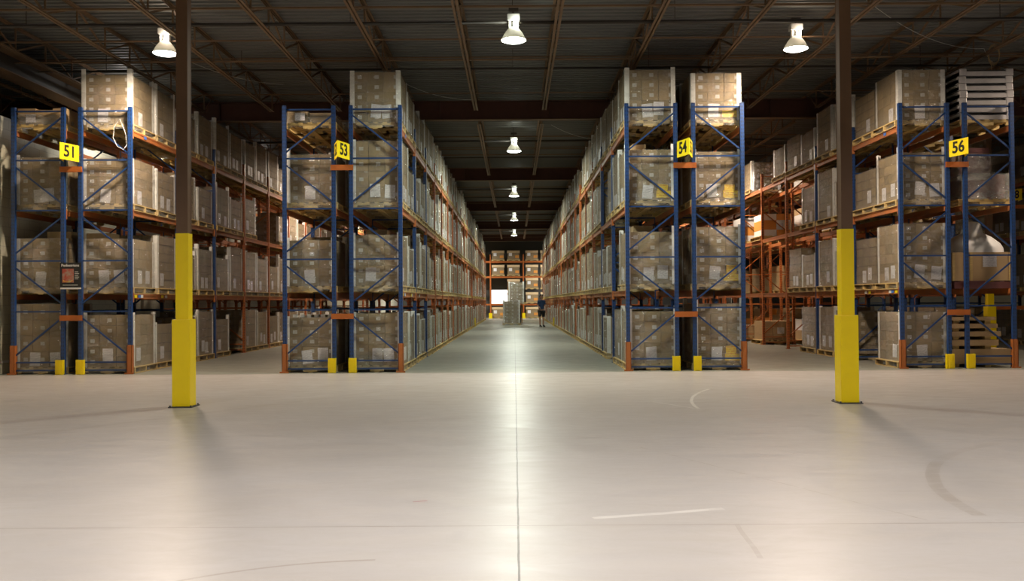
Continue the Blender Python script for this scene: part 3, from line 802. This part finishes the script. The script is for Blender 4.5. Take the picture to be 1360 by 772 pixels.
b = MB(['maroon']); b.box(-.5, .10, -.5, .4, 0, .55); put('carton', b.mesh('carton'), t, (.0, 0, PHT+.5))
put('stretch_film', film_me(.9, 1.04, .52, 3, 'film_thick'), t, (.02, 0, 0))
b = MB(['film_thick']); film_into(b, 0, .62, .94, .42, 5, Matrix.Translation((-.2, -.05, .5))); put('stretch_film', b.mesh('stretch_film'), t)
t = thing('wooden_crate', 'long pale wooden crate with a paper sheet on the second level of rack 57', 'crate', (cx-.02, y57, LV[1]))
b = MB(['maroon']); b.box(-.62, .55, -.5, .5, 0, .14); b.box(-.5, .0, -.52, .52, .14, .16); put('skid', b.mesh('skid'), t)
b = MB(['tan', 'wood']); b.box(-.66, .54, -.5, .5, 0, .58)
for x in (-.66, -.30, .50): b.box(x, x+.05, -.512, -.5, .0, .58, 1)
put('crate_body', b.mesh('crate_body'), t, (0, 0, .16))
put('paper_sheet', plate_me('paper_sheet', 'paper', .28, .22), t, (.1, -.515, .55))
t = thing('domed_bundle', 'domed white film-wrapped bundle lying on top of the pale wooden crate', 'bundle', (cx, y57, LV[1]+.74))
b = MB(['film_thick', 'whiteplastic'])
N = 28; rings = []
for j, (r, z) in enumerate([(.58, 0), (.56, .10), (.50, .20), (.36, .34), (.22, .42), (.20, .5), (.17, .62), (.10, .66), (.001, .67)]):
    base = len(b.v); rings.append(base)
    for k in range(N):
        a = 2*math.pi*k/N; nv = noise.noise(Vector((math.cos(a)*3, math.sin(a)*3, z*8)))
        rr = r*(1+.10*nv); b.v.append((rr*math.cos(a)*1.02-.02*(j > 2), rr*math.sin(a)*.86, z))
for j in range(len(rings)-1):
    for k in range(N):
        k2 = (k+1) % N; b.f.append((rings[j]+k, rings[j]+k2, rings[j+1]+k2, rings[j+1]+k)); b.mi.append(1 if j in (1, 2) else 1); b.sm.append(True); b.uv.append([(0, 0)]*4)
put('film_cover', b.mesh('film_cover'), t)
b = MB(['white']); b.box(-.4, .4, -.3, .3, .0, .03); put('tray', b.mesh('tray'), t)
t = thing('panel_stack', 'stack of pale fibreboard panels on spacers on the floor under rack 57', 'stack', (cx-.28, y57+.1, 0))
zz = 0
for i, (w_, h) in enumerate(((1.25, .30), (1.0, .12), (1.05, .10), (.98, .09), (.95, .07))):
    b = MB(['wood']); 
    for x in (-.35, .3): b.box(x, x+.12, -.5, .5, 0, .07)
    put('spacer', b.mesh('spacer'), t, (0, 0, zz)); zz += .07
    b = MB(['tan']); b.box(-.45, -.45+w_, -.56, .56, 0, h); o = put('panel', b.mesh('panel'), t, (0, 0, zz)); zz += h
def boxstack(x, y, z, label, mats, nx, ny, hs, w_=1.0, l=1.0, group=None, rz=0):
    t = thing('boxed_pallet', label, 'pallet load', (x, y, z), rz, group); put('pallet', PALLET, t)
    zc = PHT
    for j, h in enumerate(hs):
        for a in range(nx):
            b = MB([mats[(j+a) % len(mats)]]); b.box(-w_/2/nx+.004, w_/2/nx-.004, -l/2, l/2, 0, h-.004)
            put('carton', b.mesh('carton'), t, (-w_/2+w_/nx*(a+.5), 0, zc))
        zc += h
    put('paper_sheet', plate_me('paper_sheet', 'paper', .22, .2), t, (.1, -l/2-.004, PHT+.3))
    return t
# mixed goods in racks 56/57 beyond the third bay
rr = random.Random(5); used = 0
names = {'tan': 'tan', 'whiteplastic': 'white', 'carton': 'brown', 'orangebox': 'orange', 'maroon': 'maroon'}
for k in (56, 57):
    cx = sum(RACKX[k])/2
    for i in range(3 if k == 56 else 1, 8):
        for lv in (0, 1, 2, 3):
            for q in (0, 1):
                p_ = .22 if k == 56 else .72
                if k == 56 and lv == 3: continue
                if k == 57 and lv == 3 and i > 3 and rr.random() < .3: continue
                if rr.random() > p_: continue
                m1 = rr.choice(['tan', 'whiteplastic', 'carton', 'tan', 'carton']); m2 = rr.choice([m1, m1, 'whiteplastic', 'orangebox'])
                hs = [rr.choice([.2, .3, .35]) for _ in range(rr.choice([2, 3, 3]))]
                while sum(hs) > 1.15: hs.pop()
                boxstack(cx, 18.15+i*PITCH+(.64 if q == 0 else 1.84), LV[lv], f"loose {names[m1]} and {names[m2]} boxes in {RW[k]}, {LVN[lv]}, {ORD[i]} bay, {'nearer' if q == 0 else 'farther'}", [m1, m2], rr.choice([2, 3]), 1, hs, rr.uniform(.85, 1.0), 1.05, 'loose boxed pallets in the far side racks')
# rack 58 far to the side, with its loads
RK[58] = rack(13.05, 14.05, 6, 'pallet_rack', 'distant rack marked 58 packed with brown cartons, seen behind rack 57', 1, 26.6, 4)
RK[59] = rack(15.40, 16.40, 4, 'pallet_rack', 'distant blue rack behind sign 58 at the edge of view', -1, 26.6, 4)
spacers(RK[59], 14.05, 15.40, 15.9)
for k, cx in ((58, 13.55), (59, 15.9)):
    for lv in range(4):
        for i in range(2):
            for q in range(2):
                load(cx, 26.6+i*PITCH+(.64 if q == 0 else 1.84), LV[lv], f"brown carton pallet in the distant {'rack behind fifty-seven' if k == 58 else 'outermost rack'}, {LVN[lv]}, {ORD[i]} bay, {'nearer' if q == 0 else 'farther'} one", 5, .2, False, -1, q+lv, boards=(0, 0, 0, 0), group='carton pallets in the distant side racks', sheets=(i == 0))

# ------------------------------------------------------------------ end rack across the centre aisle
EY = 75.5
t = thing('pallet_rack', 'orange rack closing the far end of the centre aisle', 'rack', (0, EY, 0))
b_up = MB(['orange']); b_up.box(-.05, .05, -.05, .05, 0, 5.4); UPM = b_up.mesh('post')
for x in (-4.75, -2.0, .78, 3.5):
    for y in (0, 1.0): put('post', UPM, t, (x, y, 0))
    if -3 < x < 1.5:
        b = MB(['yellow']); b.box(-.14, .14, -.2, -.06, 0, .45); put('post_guard', b.mesh('post_guard'), t, (x, 0, 0))['label'] = 'yellow floor guard'
for (xa, xb) in ((-4.75, -2.0), (-2.0, .78), (.78, 3.5)):
    for z in (1.24, 3.56, 4.84):
        for y in (0, 1.0):
            b = MB(['orange']); b.box(xa+.05, xb-.05, y-.03, y+.03, z-.14, z); put('beam', b.mesh('beam'), t)
cells = []
for (xa, n) in ((-3.3, 2), (-1.35, 1), (-.05, 1), (1.5, 1), (2.75, 1)):
    for z in (0, 1.24, 2.45, 3.56, 4.84):
        if z in (1.24, 2.45) and xa < -1: continue
        if z == 2.45 and xa < 1 and xa > -1: z = 2.35
        cells.append((xa, z))
def endload(x, z, lab):
    t = thing('boxed_pallet', lab, 'pallet load', (x, EY+.5, z), 0, 'boxed pallets at the aisle end'); 
    put('pallet', PALLET, t)
    h = .82 if z < 4 else .75
    b = MB(['carton']); b.box(-.5, .5, -.5, .5, 0, h-.2); put('carton', b.mesh('carton'), t, (0, 0, PHT))
    b = MB(['lid']); b.box(-.53, .53, -.52, .52, 0, .2); put('top_tray', b.mesh('top_tray'), t, (0, 0, PHT+h-.2))
    b = MB(['orangebox']); b.box(.15, .47, -.51, -.5, 0, .22); put('orange_panel', b.mesh('orange_panel'), t, (0, 0, PHT+.12))
    put('paper_sheet', plate_me('paper_sheet', 'whiteplastic', .26, .26), t, (-.25, -.51, PHT+.42))
zn = {0: 'floor', 1.24: 'first beam', 2.45: 'stacked middle', 2.35: 'stacked middle', 3.56: 'second beam', 4.84: 'topmost beam'}
xn = {-3.3: 'outermost column by rack 53', -1.35: 'column above the bright opening', -.05: 'column over the wrapped stack', 1.5: 'column behind the walking person', 2.75: 'outermost column by rack 54'}
for x, z in cells: endload(x, z, f"boxed pallet in the end rack, {zn[z]}, {xn[x]}")
b = MB(['daylight']); b.box(-2.05, -.45, 0, .02, 0, 1.25); o = put('window_1', b.mesh('window_1'), None, (0, EY+2.4, 1.2)); tag(o, 'bright lit opening behind the end rack', kind='structure')
b = MB(['walldark'])
for i in range(12): b.box(-2.4+.2*i, -2.2+.2*i, .03*(i % 2), .03*(i % 2)+.02, 0, 4.3)
tag(put('strip_curtain', b.mesh('strip_curtain'), None, (0, EY+2.2, 2.45)), 'dark curtain hanging above the bright opening behind the end rack', 'curtain')

# ------------------------------------------------------------------ truck with two wrapped loads in the aisle
t = thing('pallet_truck', 'dark powered pallet truck behind the wrapped stack in the centre aisle', 'truck', (.05, 55.2, 0))
b = MB(['darkgrey']); b.box(-.38, .38, 1.25, 1.95, .12, 1.0); b.box(-.36, .36, 1.3, 1.6, 1.0, 1.15); put('body', b.mesh('body'), t)
for x in (-.42, .42):
    b = MB(['orangebox']); b.box(-.03, .03, 1.12, 1.24, .05, 2.6); put('mast', b.mesh('mast'), t, (x, 0, 0))
for x in (-.27, .27):
    b = MB(['darkgrey']); b.box(-.06, .06, .0, 1.15, 1.18, 1.235); put('fork', b.mesh('fork'), t, (x, 0, 0))
for x in (-.33, .33):
    b = MB(['rubber']); b.tube([(x-.04, 1.7, .12), (x+.04, 1.7, .12)], .12, 16); put('wheel', b.mesh('wheel'), t)
load(.12, 55.75, 1.24, 'upper green-tinted wrapped pallet raised behind the lower stack in the centre aisle', 6, .2, False, 1, 1, boards=(1, 1, 1, 1), group=None, W=.95, fmat='film_green')
load(-.17, 54.45, 0, 'glossy film-wrapped stack standing on the floor in mid centre aisle', 6, .215, False, 1, 3, boards=(1, 1, 1, 1), group=None, fmat='film_green')

# ------------------------------------------------------------------ person walking along rack 54
def skin_obj(name, verts, edges, radii, mat, parent, sub=1, root=0):
    me = bpy.data.meshes.new(name); me.from_pydata(verts, edges, []); me.materials.append(M[mat])
    o = bpy.data.objects.new(name, me); COL.objects.link(o); o.parent = parent
    o.modifiers.new('skin', 'SKIN')
    for i, r_ in enumerate(radii):
        sv = me.skin_vertices[0].data[i]; sv.radius = r_ if isinstance(r_, tuple) else (r_, r_); sv.use_root = (i == root)
    sb = o.modifiers.new('sub', 'SUBSURF'); sb.levels = sub; sb.render_levels = sub
    for p in me.polygons: p.use_smooth = True
    return o
pr = thing('person', 'person in navy shirt and black shorts standing beside rack 54, facing the stack', 'person', (1.5, 49.5, 0), R(15))
V = [(0, 0, .93), (0, 0, 1.08), (0, .01, 1.25), (0, 0, 1.42), (0, .0, 1.50), (0, -.01, 1.56), (0, -.015, 1.64), (0, -.02, 1.72), (0, -.01, 1.765),
     (.16, 0, 1.42), (.23, .02, 1.17), (.21, -.10, .96), (.20, -.13, .89), (-.16, 0, 1.42), (-.22, -.04, 1.18), (-.20, -.22, 1.08), (-.19, -.28, 1.07),
     (.09, 0, .88), (.11, .03, .49), (.12, .10, .09), (.12, .02, .035), (.12, -.10, .03),
     (-.09, 0, .88), (-.11, -.08, .49), (-.11, -.06, .09), (-.11, -.14, .035), (-.11, -.26, .03)]
E = [(0,1),(1,2),(2,3),(3,4),(4,5),(5,6),(6,7),(7,8),(3,9),(9,10),(10,11),(11,12),(3,13),(13,14),(14,15),(15,16),(0,17),(17,18),(18,19),(19,20),(20,21),(0,22),(22,23),(23,24),(24,25),(25,26)]
RD = [(.15,.10),(.135,.095),(.15,.10),(.13,.09),.052,.055,(.075,.09),(.078,.095),.05, .055,.043,.032,.03,.055,.043,.032,.03,.085,.058,.038,.035,.035,.085,.058,.038,.035,.035]
def hand(base, dirv, V, E, RD, root):
    d = Vector(dirv).normalized(); side = d.cross(Vector((1, 0, 0))).normalized()
    for k in range(5):
        o = side*(.03-.015*k); L_ = (.05, .075, .085, .075, .055)[k]
        a = Vector(base)+d*(.02 if k == 0 else .05)+o*(1.4 if k == 0 else 1); bb = a+d*L_*.5+Vector((0, 0, -.004))+(side*.02 if k == 0 else Vector()); c = bb+d*L_*.5+Vector((0, 0, -.012))
        n = len(V); V += [tuple(a), tuple(bb), tuple(c)]; E += [(root, n), (n, n+1), (n+1, n+2)]; RD += [.011, .009, .008]
hand(V[12], (0, -.3, -1), V, E, RD, 12); hand(V[16], (0, -1, -.2), V, E, RD, 16)
skin_obj('body', V, E, RD, 'skin', pr, 1, 0)
skin_obj('shirt', [(0, 0, .92), (0, 0, 1.08), (0, .01, 1.25), (0, 0, 1.41), (0, 0, 1.465), (.16, 0, 1.42), (.215, .01, 1.22), (-.16, 0, 1.42), (-.21, -.03, 1.22)],
         [(0,1),(1,2),(2,3),(3,4),(3,5),(5,6),(3,7),(7,8)], [(.175,.13),(.165,.125),(.18,.13),(.155,.11),.065,.08,.068,.08,.068], 'navy', pr)
skin_obj('shorts', [(0, 0, .93), (.095, 0, .84), (.115, .02, .52), (-.095, 0, .84), (-.115, -.06, .52)], [(0,1),(1,2),(0,3),(3,4)], [(.17,.13),.115,.095,.115,.095], 'black', pr)
skin_obj('hair', [(0, .01, 1.70), (0, .0, 1.775), (0, .05, 1.68)], [(0,1),(0,2)], [(.085,.095),.06,.06], 'black', pr)
for sx, yy in ((.12, -.02), (-.11, -.18)):
    b = MB(['black', 'whiteplastic']); b.box(sx-.045, sx+.045, yy-.17, yy+.12, 0, .02, 0); b.box(sx-.042, sx+.042, yy-.15, yy+.11, .02, .07)
    b.box(sx-.04, sx+.04, yy+.0, yy+.11, .07, .11)
    o = put('shoe', b.mesh('shoe'), pr); m_ = o.modifiers.new('b', 'BEVEL'); m_.width = .02; m_.segments = 2
b = MB(['skin'])
b.box(-.012, .012, -.135, -.10, 1.63, 1.67); b.box(-.09, -.075, -.03, .01, 1.63, 1.69); b.box(.075, .09, -.03, .01, 1.63, 1.69)
put('nose_and_ears', b.mesh('nose_and_ears'), pr)
b = MB(['ink']); b.box(-.04, -.02, -.118, -.10, 1.685, 1.695); b.box(.02, .04, -.118, -.10, 1.685, 1.695); b.box(-.022, .022, -.115, -.10, 1.595, 1.602)
put('face_features', b.mesh('face_features'), pr)

# ------------------------------------------------------------------ hanging cables under the roof
def cable(pts, label, r_=.006):
    P = []
    for i in range(len(pts)-1):
        a, c = Vector(pts[i]), Vector(pts[i+1]); n = 10
        for j in range(n+(i == len(pts)-2)):
            f = j/n; p = a.lerp(c, f); p.z -= .25*4*f*(1-f)*((c-a).length/4); P.append(p)
    b = MB(['metalwhite']); b.tube(P, r_, 5); tag(put('roof_cable', b.mesh('roof_cable')), label, 'cable', 'slack cables under the roof')
cable([(-2.75, 21.5, 6.75), (-1.0, 22.5, 6.5)], 'thin slack cable under the joists over rack 53')
cable([(-7.6, 18.6, 6.9), (-5.4, 21.0, 6.55)], 'thin pale cable sloping under the roof beside the column before rack 52', .005)
cable([(6.4, 16.2, 6.85), (9.7, 18.4, 6.55), (10.3, 19.2, 6.5)], 'long thin cable slung under the roof over rack 56', .005)
cable([(1.1, 25.8, 6.5), (2.6, 26.5, 6.2)], 'thin slack cable over rack 54 under the second roof bay', .005)
b = MB(['tan'])
for q in range(4):
    P = [(.12*math.cos(a/12*2*math.pi)+.01*q, .01*q, .2*math.sin(a/12*2*math.pi)+.02*q) for a in range(13)]; b.tube(P, .006, 5, cap=False)
b.tube([(-.05, 0, -.18), (-.04, 0, -.3), (-.09, 0, -.42)], .006, 5)
tag(put('cable_coil', b.mesh('cable_coil'), None, (10.0, 18.6, 6.45)), 'small coil of pale cable hanging from a joist over rack 57', 'cable')
